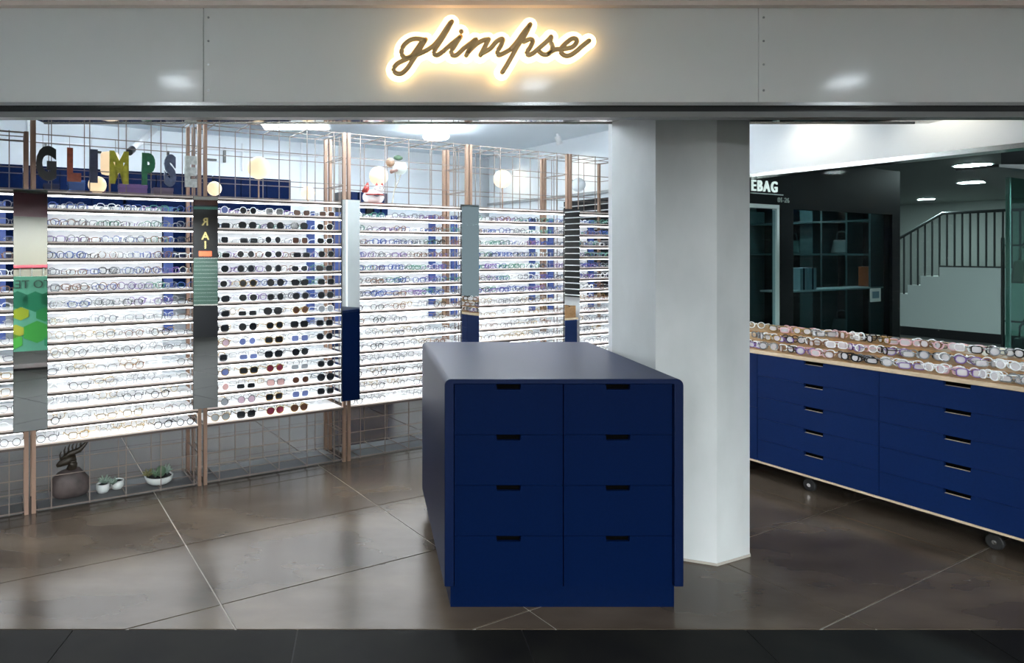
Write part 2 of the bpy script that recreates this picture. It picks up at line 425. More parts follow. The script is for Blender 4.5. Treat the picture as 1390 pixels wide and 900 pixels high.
# ------------------------------------------------------------------ wire display racks
DEP = .36; SHZ = [.42+.1037*k for k in range(15)]; TOPZ = 1.978
def make_rack(i):
    s0, s1 = SEC[i]+.008, SEC[i+1]-.008; w = s1-s0
    top = 2.34 if i == 0 else 2.52
    names = ['at the near end before the red-topped mirror', 'below the hanging coloured letters', 'holding rows of dark sunglasses',
             'below the figurine and flower ornaments', 'between the grey and the striped mirror', 'squeezed between striped mirror and column']
    root = empty('display_rack', W(s0), TH, label='tall copper wire display rack with lit shelves ' + names[i], cat='display rack', group='lit eyewear racks along the wall')
    pw = .024
    for x in (0, w-pw):
        for y in (0, DEP-pw):
            po = MB().box(x, x+pw, y, y+pw, 0, top).build('post', M['copper'], root)
    xs = [.11+.22*k for k in range(int((w-.06)/.22)+1)]; r = .0038
    def grid(zs, y, z0, z1):
        b = MB()
        for z in zs: b.tube([(pw,y,z),(w-pw,y,z)], r, 4)
        for x in xs: b.tube([(x,y,z0),(x,y,z1)], r, 4)
        return b
    zt = [1.99, 2.12, 2.33, top-.006]
    grid(zt, .004, TOPZ+.01, top).build('wire_grid', M['wire'], root)['kind'] = 'stuff'
    grid(zt, DEP-.004, TOPZ+.01, top).build('wire_grid', M['wire'], root)['kind'] = 'stuff'
    grid([.02, .215], .004, .01, .405).build('wire_grid', M['wire'], root)['kind'] = 'stuff'
    grid([.02, .215, .40], DEP-.004, .01, .405).build('wire_grid', M['wire'], root)['kind'] = 'stuff'
    b = MB()
    for z in (.02, top-.006):
        for x in [pw]+xs+[w-pw]: b.tube([(x,0,z),(x,DEP,z)], r*1.1, 4)
        b.tube([(pw,DEP*.5,z),(w-pw,DEP*.5,z)], r, 4)
    b.build('cross_wires', M['wire'], root)['kind'] = 'stuff'
    b = MB()
    for x in (pw*.5, w-pw*.5):
        for z in (.215,.40,2.12,2.33): b.tube([(x,0,z),(x,DEP,z)], r, 4)
        b.tube([(x,DEP*.5,0),(x,DEP*.5,top)], r, 4)
    b.build('side_wires', M['wire'], root)['kind'] = 'stuff'
    MB().box(pw+.01, w-pw-.01, .03, DEP-.03, .001, .012).build('base_mat', M['basemat'], root)
    MB().box(.10, w-.20, DEP-.03, DEP-.024, .43, TOPZ-.06).build('back_panel', M['backp'], root)
    for x0 in (.03, w-.19):
        MB().box(x0, x0+.065, DEP-.05, DEP-.032, 1.0, 1.93).build('blue_panel', M['bluep'], root)['label'] = 'royal blue strip'
    sm = MB().box(pw, w-pw, .006, DEP-.032, -.008, 0).mesh('shelf', M['shelf'])
    lb = MB().box(pw, w-pw, -.004, .006, -.005, .005).box(pw, w-pw, -.0035, .006, -.020, -.0052); lm = lb.mesh('shelf_lip', M['lip']); lm.materials.append(M['lipdark']); lm.polygons.foreach_set('material_index', [0]*6+[1]*6)
    em = MB().box(pw+.01, w-pw-.01, .012, .034, -.027, -.008).mesh('led_strip', M['led'])
    for z in SHZ+[TOPZ]:
        sh = inst('shelf', sm, root, (0,0,z))
        inst('shelf_lip', lm, sh); 
        if z != SHZ[0]: inst('led_strip', em, sh)
    return root, w
racks = [make_rack(i) for i in range(6)]

# ---- stock on the racks
shapes = ['round','panto','rectangular','square','cat-eye','aviator']
def up_col(): return random.choice(['blue','green','purple','grey','black','white','silver','brown','blue','grey'])
def low_col(): return random.choice(['black','black','silver','silver','grey','gold','brown','grey','white'])
BAYN = {0: 'the near end bay', 1: 'bay below letters', 3: 'bay below ornaments'}
for i, (root, w) in enumerate(racks):
    s0 = SEC[i]+.008
    for k, z in enumerate(SHZ):
        row = 14-k
        upper = z > 1.15
        if i == 2:                                       # the sunglasses
            for j in range(5):
                x = .115+.205*j+random.uniform(-.012,.012)
                if x > w-.09: x = w-.095
                lc = random.choice(['black']*14+['blue','brown','grey'])
                if row in (9,) and j in (0,1,3): lc = ['mauve','blue','','blue',''][j]
                if row == 12 and j in (0,2): lc = 'pink'
                if row == 11 and j in (2,3): lc = ['','','plum','grey',''][j]
                if row == 13: lc = ['grey','mauve','black','blue','black'][j]
                if row == 14 and j == 2: lc = 'plum'
                if row == 0 and j == 3: lc = 'brown'
                if row in (10, 14) and j == 4: continue
                sh = random.choice(['square','panto','aviator','cat-eye','rectangular','round','square'])
                fc = random.choice(['black','black','white','silver','gold','grey']) if lc == 'black' else random.choice(['gold','silver','white'])
                fc = 'white' if upper and random.random() < .4 else fc
                lab = f'{lc}-lensed {sh} sunglasses, {ordn[j]} from the dark mirror on {ordn[row]} shelf down'
                glasses('sunglasses', sh, fc, lc, .0026, W(s0+x, -.03, z), TH+random.uniform(-.12,.12), lab, 'sunglasses on the rack shelves')
        elif i in (1, 3) or i == 0:
            n = 6
            for j in range(n):
                x = .09+(w-.18)*j/(n-1)+random.uniform(-.015,.015)
                if i == 0 and j < 4: continue
                fc = up_col() if upper else low_col(); sh = random.choice(shapes[:5])
                r = .0030 if upper else random.choice([.0018,.0024,.0030])
                if fc == 'black' and not upper: sh = random.choice(['round','panto'])
                if i == 0: pos = f'{ordn[5-j]} from the red-topped mirror'
                else: pos = f'{ordn[j]} along'
                lab = f'{fc} {sh} spectacles, {pos}, {ordn[row]} shelf down in {BAYN[i]}'
                glasses('spectacles', sh, fc, None, r, W(s0+x, -.028, z), TH+random.uniform(-.15,.15), lab, 'spectacles on the rack shelves')
        else:
            n = 7 if i == 4 else 4
            for j in range(n):
                x = .08+(w-.16)*j/(n-1)+random.uniform(-.015,.015)
                stuff_glasses(random.choice(shapes[:5]), up_col() if upper else low_col(), .0028 if upper else .002, W(s0+x,-.028,z), TH+random.uniform(-.15,.15))
        if i > 0:                                        # second row behind, seen between the front ones
            n = 8 if upper else 6
            for j in range(n):
                x = .16+(w-.34)*j/(n-1)+random.uniform(-.03,.03)
                stuff_glasses(random.choice(shapes[:5]), up_col() if upper else random.choice(['silver','grey','white','gold']), .0031 if upper else .0018, W(s0+x,-.17,z), TH+random.uniform(-.2,.2))
# one mass, one mesh, several colours
for k, (y0, y1, z0, z1) in enumerate([(.02,.205,.910,.935), (.205,.395,.950,.985), (.395,.60,.998,1.035)]):      # second rows lying on the counter tiers
    for j in range(22):
        t = 2.35-.122*j+random.uniform(-.02,.02); yy = y0+.05
        p = CB+RX*(-t)+RY*yy+Vector((0,0,z0+(z1-z0)*.28+.003))
        stuff_glasses(random.choice(shapes[:5]), random.choice(['white','pink','silver','grey','black','white']), .0036, p, PH+random.uniform(-.6,.6))
big = MB(); mats = []; mi = []
for c, b in STUFF.items():
    big.add(b.v, b.f); mats.append(FR[c]); mi += [len(mats)-1]*len(b.f)
me = big.mesh('spectacles_stock', None)
for m_ in mats: me.materials.append(m_)
me.polygons.foreach_set('material_index', mi)
so = bpy.data.objects.new('spectacles_stock', me); COL.objects.link(so)
tag(so, 'small spectacles crowding the far bays and the rows behind', 'spectacles', None, 'stuff')

# ------------------------------------------------------------------ mirrors in front of the rack joints
MI = [(.163, .187, 1.985, .515, 'slim wall mirror nearest the shop corner, red at its top edge'),
      (1.232, .168, 1.985, .535, 'slim wall mirror between the letters bay and the sunglasses'),
      (2.345, .155, 2.005, .47, 'slim wall mirror after the sunglasses, reflecting the blue drawer island'),
      (3.475, .185, 2.005, .62, 'slim wall mirror standing behind middle of the drawer island'),
      (4.645, .195, 2.005, .62, 'slim wall mirror closest to the column, striped with black reflections')]
for s, w, zt, zb, lab in MI:
    r = empty('wall_mirror', W(s, .012, zb), TH+(radians(-2.5) if 'letters bay' in lab else 0), label=lab, cat='mirror', group='mirrors between the racks')
    MB().box(-w/2, w/2, -.012, 0, 0, zt-zb).build('backing', M['black'], r)
    MB().box(-w/2+.002, w/2-.002, -.016, -.012, .002, zt-zb-.002).build('mirror_glass', M['mirror'], r)

# ------------------------------------------------------------------ things on top of the racks
for ch, s, c, lab in [('G',.2505,(.012,.012,.012),'black letter G hanging in the wire lattice'), ('L',.401,(.22,.045,.02),'rust red letter L hanging in the wire lattice'),
                  ('I',.520,(.03,.035,.07),'dark navy letter I beside the white lamp'), ('M',.672,(.33,.30,.02),'mustard yellow letter M hanging in the wire lattice'),
                  ('P',.850,(.01,.10,.04),'dark green letter P hanging in the wire lattice'), ('S',.994,(.06,.075,.12),'slate grey letter S hanging in the wire lattice'),
                  ('E',1.128,(.42,.43,.40),'pale grey letter E last in the hanging row')]:
    me = text_mesh(ch, .262, .012, mat('letter_paint_'+ch, c, .4, noise=(40, tuple(x*1.5 for x in c))), .58 if ch != 'I' else .8, .016)
    o = inst('letter_sign', me, None, W(s, .02, 2.06), (0,0,TH)); tag(o, lab, 'letter', 'letters spelling the shop name')
    hx = MB().tube([(-.02,.0,.17),(-.02,.02,.27)], .002, 4).build('hook', M['wire'], o)

def globe_lamp(s, w, zc, r, lab, lit=True, cyl=False):
    t = empty('globe_lamp', W(s, w, TOPZ), TH, label=lab, cat='lamp', group='opal lamps over the racks')
    h = zc-TOPZ
    MB().lathe([(.035,0),(.035,.008),(.008,.012)], 14).build('base', M['copper'], t, True)
    MB().tube([(0,0,.01),(0,0,max(h-r*.9,.012))], .006, 8).build('rod', M['copper'], t)
    if cyl:
        b = MB().lathe([(.03,-.075),(.05,-.07),(.057,-.055),(.057,.055),(.05,.07),(.03,.075)], 20, (0,0,h))
    else: b = MB().ball((0,0,h), r, 24, 14)
    b.build('globe', M['globe'] if lit else M['globe_off'], t, True)
for (px, py, w, r, lab, lit, cyl) in [
    (132,252,-.16,.058,'small opal globe lamp below the white lamp by letter I',True,False), (149,222,-.06,.06,'squarish opal lamp standing between letters I and M',True,True),
    (291,256,-.16,.052,'small opal globe lamp just over the dark mirror',True,False), (351,228,-.15,.083,'large opal globe lamp on a rod above the sunglasses',True,False),
    (418,262,-.2,.054,'small opal globe lamp low over the sunglasses bay',True,False), (514,239,-.18,.078,'opal globe lamp beside the red and white figurine',True,False),
    (682,243,-.18,.082,'opal globe lamp in the lattice nearest the column',True,False), (785,251,-.2,.068,'unlit pale globe lamp next to the last mirror',False,False)]:
    k = (px-500)/900; B = P0+NN*w
    s = (k*B.y-B.x)/(D.x-k*D.y); Y = B.y+D.y*s
    globe_lamp(s, w, max(EYE+(343-py)/900*Y, TOPZ+r+.012), r, lab, lit, cyl)

# figurine and flower sprig on the rack
fg = empty('figurine', W(2.62, -.12, TOPZ), TH, label='red and white reclining animal figurine on top of rack', cat='figurine')
cw = mat('glazed_white', (.72,.70,.68), .2); cr = mat('glazed_red', (.30,.03,.025), .25); cg = mat('glazed_blue_grey', (.28,.32,.40), .25)
MB().ball((0,0,.068), .06, 18, 10, (1.6,1.0,1.05)).build('body', cw, fg, True)
MB().ball((.045,-.02,.135), .036, 16, 10, (1.25,1,.9)).build('head', cw, fg, True)
MB().lathe([(.084,-.006),(.088,0),(.084,.006)], 20, (0,0,.085)).build('sash', cr, fg)
MB().lathe([(.085,0),(.085,.012),(.06,.02)], 20).build('red_base', cr, fg)
MB().tube([(-.075,0,.10),(-.06,0,.15),(-.05,0,.185)], [.03,.022,.003], 10).build('tail', cr, fg, True)
for dx in (.02,.07): MB().tube([(dx,-.02,.16),(dx,-.02,.185)], [.014,.002], 8).build('ear', cr, fg)
for dx in (.03,.06): MB().ball((dx,-.056,.14), .006, 8, 6).build('eye', M['black'], fg)
MB().ball((.0,-.052,.085), .022, 10, 8, (1.4,.6,1)).build('patch', cg, fg, True)
sp = empty('flower_sprig', W(2.78, -.1, TOPZ), TH, label='artificial sprig with white bloom, brown ball and dark leaf', cat='decoration')
st = mat('sprig_stem', (.30,.27,.22), .6)
MB().tube([(0,0,0),(.02,0,.12),(.06,0,.2),(.09,0,.27)], .005, 6).build('stem', st, sp)
MB().tube([(.03,0,.14),(.035,0,.22),(.03,0,.28)], .004, 6).build('stem', st, sp)
MB().ball((.075,0,.315), .062, 18, 10, (1,1,.9)).build('bloom', mat('bloom_white', (.66,.72,.68), .5), sp, True)
MB().ball((-.015,0,.355), .037, 14, 8).build('seed_ball', mat('seed_brown', (.30,.19,.12), .6), sp, True)
MB().ball((.055,-.01,.395), .034, 12, 8, (1.3,.25,.6)).build('leaf', mat('leaf_dark', (.03,.06,.03), .5), sp, True)
MB().tube([(.03,-.03,.29),(-.03,-.04,.275)], [.012,.018], 8).build('bud', mat('bud_brown', (.22,.13,.11), .6), sp, True)
MB().lathe([(.03,0),(.03,.02),(.01,.024)], 12).build('foot', st, sp)

# boxes stored on the top shelf behind the letters
for s, w_, h, c, cn in [(.44,.10,.10,(.05,.12,.35),'blue'),(.58,.08,.085,(.16,.06,.13),'plum'),(.80,.18,.09,(.14,.08,.22),'purple'),(1.0,.13,.075,(.10,.07,.10),'dark mauve'),(.29,.09,.07,(.02,.03,.09),'navy')]:
    o = MB().box(-w_/2, w_/2, -.05, .05, 0, h).build('storage_box', mat('card_'+cn.replace(' ','_'), c, .6), None, False, .004)
    o.location = W(s, -.27, TOPZ); o.rotation_euler = (0,0,TH)
    tag(o, f'{cn} box lying on the top shelf behind the hanging letters', 'box', 'boxes above the racks')
    MB().box(-w_/2-.002, w_/2+.002, -.052, .052, h-.022, h+.002).build('lid', mat('lid_'+cn.replace(' ','_'), tuple(x*1.2 for x in c), .6), o)

# blue wall cupboards on the back wall
for k in range(5):
    s = -1.55+.86*k
    cb = empty('wall_cupboard', W(s, BACKW+.001, 1.2), TH, cat='cupboard', group='blue cupboards on the back wall',
               label=f'blue wall cupboard on the back wall, {ordn[k]} from the side wall')
    MB().box(0, .84, -.36, 0, 0, 1.19).build('body', M['navy'], cb)
    for r_ in range(3):
        for c_ in range(3):
            MB().box(.006+.28*c_, .274+.28*c_, -.378, -.361, .01+.395*r_, .385+.395*r_).build('door', M['navy'], cb)
    for r_ in range(2): MB().box(0, .84, -.37, -.355, .387+.395*r_, .401+.395*r_).build('rail', M['white'], cb)
bc = empty('binder_cabinet', W(3.38, BACKW+.001, 0), TH, label='dark blue cabinet of upright files near the back corner', cat='cabinet')
MB().box(0, .62, -.4, 0, 0, 1.98).build('body', M['navy2'], bc)
for k in range(6): MB().box(.02+.1*k, .1+.1*k, -.3, -.04, 1.98, 2.3).build('binder', M['navy2'] if k % 3 else M['black'], bc)

# ------------------------------------------------------------------ pots and sculpture inside the rack base
def deer():
    c = W(.40, -.15, .013); t = empty('deer_sculpture', c, TH, label='dark carved stag head mounted on a brown stone', cat='sculpture')
    st = mat('brown_stone', (.055,.042,.040), .6, noise=(12,(.10,.075,.07)), bump=(30,.4)); br = mat('dark_bronze', (.030,.022,.014), .45, .3)
    b = MB().ball((0,0,.095), .10, 20, 12, (1,.75,1.0))
    b.v = [((abs(x/.1)**.62*math.copysign(.115,x))*(1-.1*(z>.13))+.008*sin(9*z+x*20), y+.01*sin(14*x), max(.095+math.copysign(abs((z-.095)/.1)**.7*.095,z-.095), 0)-.02*(x>.03)*(z>.1)) for x,y,z in b.v]; b.build('stone', st, t, True)
    h = MB().tube([(.0,0,.17),(.01,0,.215),(-.01,0,.245)], [.034,.03,.026], 10); h.tube([(.03,0,.255),(-.02,0,.245),(-.065,0,.225),(-.085,0,.215)], [.022,.032,.02,.010], 10)
    h.build('head', br, t, True)
    a = MB().tube([(-.06,0,.25),(-.01,0,.285),(.05,0,.30),(.085,0,.335),(.11,0,.37)], [.012,.018,.018,.011,.008], 8)
    for x, z, l in [(-.06,.255,.05),(-.035,.27,.065),(-.01,.285,.06),(.012,.29,.06),(.035,.29,.06),(.06,.31,.045)]:
        a.tube([(x,0,z),(x-.004,0,z+l*.6),(x+.004,0,z+l)], [.008,.006,.003], 6)
    a.tube([(.11,0,.37),(.10,0,.39),(.105,0,.405)], .006, 6); a.tube([(.11,0,.37),(.125,0,.385),(.105,0,.405)], .006, 6)
    a.build('antlers', br, t, True)
    MB().ball((.01,-.025,.235), .014, 8, 6, (1.6,.5,.7)).build('ear', br, t, True)
    for k in range(2): MB().ball((-.03,-.026+.052*k,.25), .004, 6, 5).build('eye', M['black'], t)
deer()
leafm = [mat('succulent_green', (.10,.17,.10), .5), mat('succulent_grey', (.20,.27,.22), .5), mat('succulent_olive', (.16,.15,.06), .5)]
potm = mat('white_ceramic', (.62,.64,.62), .25)
def leaf_cluster(c, r, n, m, parent, h=.03):
    b = MB()
    for k in range(n):
        a = 2*pi*k*.382; rr = r*(.35+.65*k/n); tip = (c[0]+rr*cos(a), c[1]+rr*sin(a), c[2]+h*(1.2-.7*k/n))
        mid = (c[0]+rr*.5*cos(a), c[1]+rr*.5*sin(a), c[2]+h*.5)
        b.tube([c, mid, tip], [.003,.009,.002], 5)
    return b.build('leaves', m, parent, True)
t = empty('potted_succulent', W(.64, -.16, .013), TH, label='two joined small white pots with pale green succulents', cat='plant', group='potted succulents under the rack')
for dx, dy in ((-.045,0),(.05,.03)):
    p_ = MB().lathe([(.034,0),(.042,.02),(.042,.055),(.036,.056),(.033,.05)], 16, (dx,dy,0)).build('pot', potm, t, True)
    MB().lathe([(.034,.048),(.03,.05)], 12, (dx,dy,0)).build('soil', M['caster'], t)
leaf_cluster((-.035,0,.05), .055, 14, leafm[1], t, .05); leaf_cluster((.015,-.02,.045), .05, 12, leafm[1], t, .04)
t = empty('potted_succulent', W(.955, -.15, .013), TH, label='round white bowl planted with mixed succulents and a cactus', cat='plant', group='potted succulents under the rack')
MB().lathe([(.055,0),(.085,.02),(.095,.055),(.088,.06),(.083,.05)], 22).build('pot', potm, t, True)
MB().lathe([(.085,.05),(.08,.053)], 16).build('soil', M['caster'], t)
MB().ball((.01,-.01,.085), .034, 14, 8, (1,1,1.1)).build('cactus', leafm[0], t, True)
leaf_cluster((-.07,0,.055), .06, 16, leafm[2], t, .045); leaf_cluster((.055,.0,.055), .04, 14, leafm[1], t, .06); leaf_cluster((-.03,-.03,.055), .045, 12, leafm[0], t, .05)
MB().tube([(.02,.03,.06),(.018,.03,.14)], .004, 6).build('stem', leafm[2], t)

# ------------------------------------------------------------------ navy drawer island
isl = empty('drawer_island', (.876, 2.965, 0), 0, label='navy drawer island standing alone in front of the column', cat='cabinet')
X = .535; DY = 1.235; TZ = 1.035
def uframe():
    b = MB(); R = .03; n = 6
    # side and top shell as one rounded arch, extruded front to back
    pts_o = [(-X,.105)]
    for k in range(n+1):
        a = pi-(pi/2)*k/n; pts_o.append((-X+R+R*cos(a), TZ-R+R*sin(a)))
    for k in range(n+1):
        a = pi/2-(pi/2)*k/n; pts_o.append((X-R+R*cos(a), TZ-R+R*sin(a)))
    pts_o.append((X,.105))
    pts_i = [(max(-X+.042,min(X-.042,x)), min(z, TZ-.024)) for x, z in pts_o]
    N = len(pts_o); vs = []
    for y in (0, DY):
        vs += [(x,y,z) for x,z in pts_o]; vs += [(x,y,z) for x,z in pts_i]
    o0, i0, o1, i1 = 0, N, 2*N, 3*N; fs = []
    for k in range(N-1):
        fs += [(o0+k+1,o0+k,i0+k,i0+k+1), (o1+k,o1+k+1,i1+k+1,i1+k), (o0+k,o0+k+1,o1+k+1,o1+k), (i0+k+1,i0+k,i1+k,i1+k+1)]
    fs += [(o0,o1,i1,i0), (o0+N-1,i0+N-1,i1+N-1,o1+N-1)]
    return b.add(vs, fs)
uframe().build('carcass', M['navy_satin'], isl, False, .004)
MB().box(-X+.03, X-.03, .03, DY-.02, 0, .105).build('plinth', M['navy'], isl)
MB().box(-X+.042, X-.042, .06, DY-.008, .105, TZ-.024).build('core', M['slot'], isl)
MB().box(-X+.042, X-.042, DY-.006, DY-.001, .105, TZ-.024).build('back_panel', M['navy'], isl)
def drawer(parent, x0, x1, z0, z1, y0, m, slot, sh=.024, edge=True):
    """front panel with a finger slot cut out of its top edge; the cut edge shows paler ply"""
    xc = (x0+x1)/2; b = MB(); a, c = xc-slot/2, xc+slot/2; y1 = y0+.02
    pts2 = [(x0,z0),(x1,z0),(x1,z1),(c,z1),(c-.004,z1-sh),(a+.004,z1-sh),(a,z1),(x0,z1)]
    n = len(pts2); vs = [(x,y0,z) for x,z in pts2]+[(x,y1,z) for x,z in pts2]
    # split the notched outline into convex faces
    def face(ix, o, flip): f = tuple(o+i for i in ix); return f[::-1] if flip else f
    fs = []
    for o, fl in ((0, False), (n, True)):
        fs += [face((0,1,4,5), o, fl), face((1,2,3,4), o, fl), face((0,5,6,7), o, fl)]
    fs += [(i, n+i, n+(i+1)%n, (i+1)%n) for i in range(n)]
    d = b.add(vs, fs).build('drawer', m, parent)
    MB().box(a+.004, c-.004, y0+.019, y0+.03, z1-sh, z1+.001).build('finger_slot', M['slot'], d)
    if edge: MB().box(a+.005, c-.005, y0+.0005, y0+.018, z1-sh-.0008, z1-sh+.0006).build('slot_edge', M['ply'], d)
    return d
for c_ in range(2):
    for r_ in range(4):
        x0 = -X+.046+c_*(X-.046+.002); x1 = x0+X-.046-.003
        zt = 1.009-.2275*r_; drawer(isl, x0, x1, zt-.2255, zt, .012, M['navy'], .112, .024, False)

# ------------------------------------------------------------------ long counter with tiers
TF = 2.5; TN = -.36; LEN = TF-TN
ct = empty('display_counter', CB+RX*(-TF), PH, label='long navy drawer counter with oak tiers along the side window', cat='counter')
def tx(t): return TF-t
MB().box(0, LEN, .03, .62, .125, .885).build('carcass', M['navy2'], ct)
MB().box(0, LEN, -.004, .64, .885, .908).build('worktop', M['ply'], ct, False, .002)['label'] = 'pale ply worktop edge'
MB().box(0, LEN, -.002, .03, .118, .1305).build('bottom_rail', M['ply'], ct)
bnd = [-.36, -.104, .662, 1.428, 2.5]
for a, b in zip(bnd[:-1], bnd[1:]):
    if a == 1.428:
        for r_ in range(2): drawer(ct, tx(b)+.002, tx(a)-.002, [.505,.132][r_], [.883,.503][r_], 0, M['navy2'], .12, .022)
        continue
    for r_ in range(5):
        zt = .883-.1505*r_; drawer(ct, tx(b)+.0015, tx(a)-.0015, zt-.149, zt, 0, M['navy2'], .125 if b-a > .5 else .08, .022)
TIER = [(.02,.205,.910,.935), (.205,.395,.950,.985), (.395,.60,.998,1.035)]
for k, (y0, y1, z0, z1) in enumerate(TIER):
    MB().add([(0,y0,.908),(LEN,y0,.908),(LEN,y1,.908),(0,y1,.908),(0,y0,z0),(LEN,y0,z0),(LEN,y1,z1),(0,y1,z1)],
             [(3,2,1,0),(4,5,6,7),(0,1,5,4),(1,2,6,5),(2,3,7,6),(3,0,4,7)]).build('tier', M['wood'], ct)
for t in (.15, 1.12, 2.1):
    for y in (.09, .53):
        cx = tx(t); f = MB().box(cx-.025, cx+.025, y-.025, y+.025, .085, .125).build('caster', M['black'], ct)
        MB().lathe([(.035,-.012),(.041,-.008),(.041,.008),(.035,.012)], 16).xf(Matrix.Translation((cx,y,.0415)) @ Matrix.Rotation(pi/2,4,'X')).build('wheel', M['caster'], f)
        MB().lathe([(.012,-.015),(.012,.015)], 10).xf(Matrix.Translation((cx,y,.0415)) @ Matrix.Rotation(pi/2,4,'X')).build('axle', M['chrome'], f)
tn = ['front','middle','rear']
for k, (y0, y1, z0, z1) in enumerate(TIER):
    sl = math.atan2(z1-z0, y1-y0)
    for j in range(19):
        t = 1.56-.088*j+random.uniform(-.012,.012); yy = y0+.022+random.uniform(0,.012)
        z = z0+(z1-z0)*(yy-y0)/(y1-y0)+.003
        p = CB+RX*(-t)+RY*yy+Vector((0,0,z))
        fc = random.choice(['white','pink','black','silver','brown','white','grey','purple','gold','pink']); sh = random.choice(shapes[:5])
        glasses('spectacles', sh, fc, 'milky', .0042, p, PH+random.uniform(-.75,.75), f'{fc} {sh} spectacles, {ordn[j]} from the column on {tn[k]} oak counter tier', 'spectacles on the counter tiers', rx=0)

# ------------------------------------------------------------------ lights
def disc_light(name, x, y, z, r, lab, cat, grp, m=None, drop=0):
    t = empty(name, (x,y,z), 0, label=lab, cat=cat, group=grp)
    if drop:                                            # opal drum hanging a little below the ceiling
        MB().lathe([(.03,-drop),(.03,0)], 16).build('stem', M['white'], t)
        MB().lathe([(r*.9,-drop-.04),(r,-drop-.03),(r,-drop-.008),(r*.9,-drop)], 24).build('lens_disc', m, t); return
    MB().lathe([(r*1.18,-.006),(r*1.18,0)], 24).build('trim_ring', M['white'], t)
    MB().lathe([(r,-.009),(r,-.006)], 24).build('lens_disc', m or M['down'], t)
CDL = ['corridor downlight mirrored on the header above the letters bay', 'corridor downlight mirrored on the header just under the sign', 'corridor downlight mirrored on the header above the long counter',
       'added unseen corridor downlight over the red lattice shop, away from header', 'added unseen corridor downlight over the tea poster stand, away from header', 'added unseen corridor downlight over the gold lettered shopfront, away from header']
for k, (x, y) in enumerate([(-1.175,1.55),(1.04,1.49),(2.95,1.55),(-1.175,-1.2),(1.04,-1.2),(3.2,-1.2)]):  # the second row is unseen, added to brighten corridor and header
    disc_light('downlight', x, y, 2.66, .095, CDL[k], 'downlight', 'corridor downlights')
for k, (x, y) in enumerate([(.69,6.75),(-1.3,5.6),(1.35,5.5),(0.2,4.9),(-2.4,5.4),(1.0,4.6)]):  # all but the first are unseen, added to light the shop floor
    disc_light('shop_downlight', x, y, CEIL, .13, ['round ceiling light glowing above the ornaments bay'][0] if k == 0 else f'unseen round ceiling light added inside the shop, {ordn[k]} from the ornaments', 'downlight', 'shop ceiling lights', M['panel_light'], .07)
for k, x in enumerate([-3.5,-1.75,-.1,2.45,5.6]):  # unseen fill lights, added to brighten header and column evenly
    t = empty('fill_light', (x,-1.7,2.26), 0, label=f'unseen linear fill light added to the corridor, {ordn[k]} from the blank end wall', cat='ceiling light', group='added corridor fill lights')
    MB().box(-.62,.62,-.16,.16,-.03,0).build('housing', M['white'], t)
    for xx in (-.5,.5): MB().tube([(xx,0,0),(xx,0,.4)], .006, 6).build('hanger', M['alu'], t)
    MB().box(-.60,.60,-.14,.14,-.034,-.03).build('diffuser', M['linear'], t)
t = empty('ceiling_panel', (-.72,6.55,CEIL), 0, label='rectangular light panel on the shop ceiling over the sunglasses', cat='ceiling light')
MB().box(-.34,.34,-.2,.2,-.02,0).build('frame', M['white'], t); MB().box(-.32,.32,-.18,.18,-.024,-.02).build('diffuser', M['panel_soft'], t)
for k, (t_, off) in enumerate([(1.40,.30),(.607,.30),(3.9,.35),(5.0,.35)]):
    p = WB+RX*(-t_)-RY*off
    r = empty('spotlight', (p.x,p.y,CEIL), PH, label=f'white ceiling spotlight washing the bulkhead, {ordn[k]} from the window' , cat='spotlight', group='spotlights along the bulkhead')
    MB().tube([(0,0,0),(0,0,-.04)], .012, 8).build('arm', M['white'], r)
    MB().tube([(0,0,-.03),(0,.035,-.11)], .03, 14).build('can', M['white'], r, True)
    ld = bpy.data.lights.new('spot_lamp', 'SPOT'); ld.energy = SPOT if k < 2 else SPOT*.8; ld.color = (1,.90,.70); ld.spot_size = radians(110); ld.spot_blend = 1; ld.shadow_soft_size = .03
    lo = bpy.data.objects.new('spot_lamp', ld); COL.objects.link(lo); lo.parent = r; lo.location = (0,.045,-.125); lo.rotation_euler = (radians(28),0,0)

# ------------------------------------------------------------------ beyond the side window
gw = mat('mall_grey_green', (.13,.145,.135), .6); fl2 = mat('mall_floor', (.05,.05,.05), .35)
of = struct(MB().add([(0,0,-.1),(14,0,-.1),(14,13,-.1),(0,13,-.1),(0,0,-.002),(14,0,-.002),(14,13,-.002),(0,13,-.002)],
        [(3,2,1,0),(4,5,6,7),(0,1,5,4),(1,2,6,5),(2,3,7,6),(3,0,4,7)]).build('floor_outside', fl2))
of.location = WB+RX*(-10)+RY*.13; of.rotation_euler = (0,0,PH)
oc = struct(MB().box(0,14,0,13,2.62,2.72).build('ceiling_outside', gw)); oc.location = WB+RX*(-10)+RY*.13; oc.rotation_euler = (0,0,PH)
for k, (x, y, lab) in enumerate([(7.02,7.7,'bright round downlight outside the window, closer one'), (8.73,9.57,'bright round downlight outside the window over the stairs'), (10.6,12.6,'faint small downlight at far end beyond the stairs'),(5.2,4.6,'round downlight outside close to the green glass panel')]):
    disc_light('downlight', x, y, 2.62, .16 if k < 2 else .12, lab, 'downlight', 'downlights outside the window', M['down_out'])
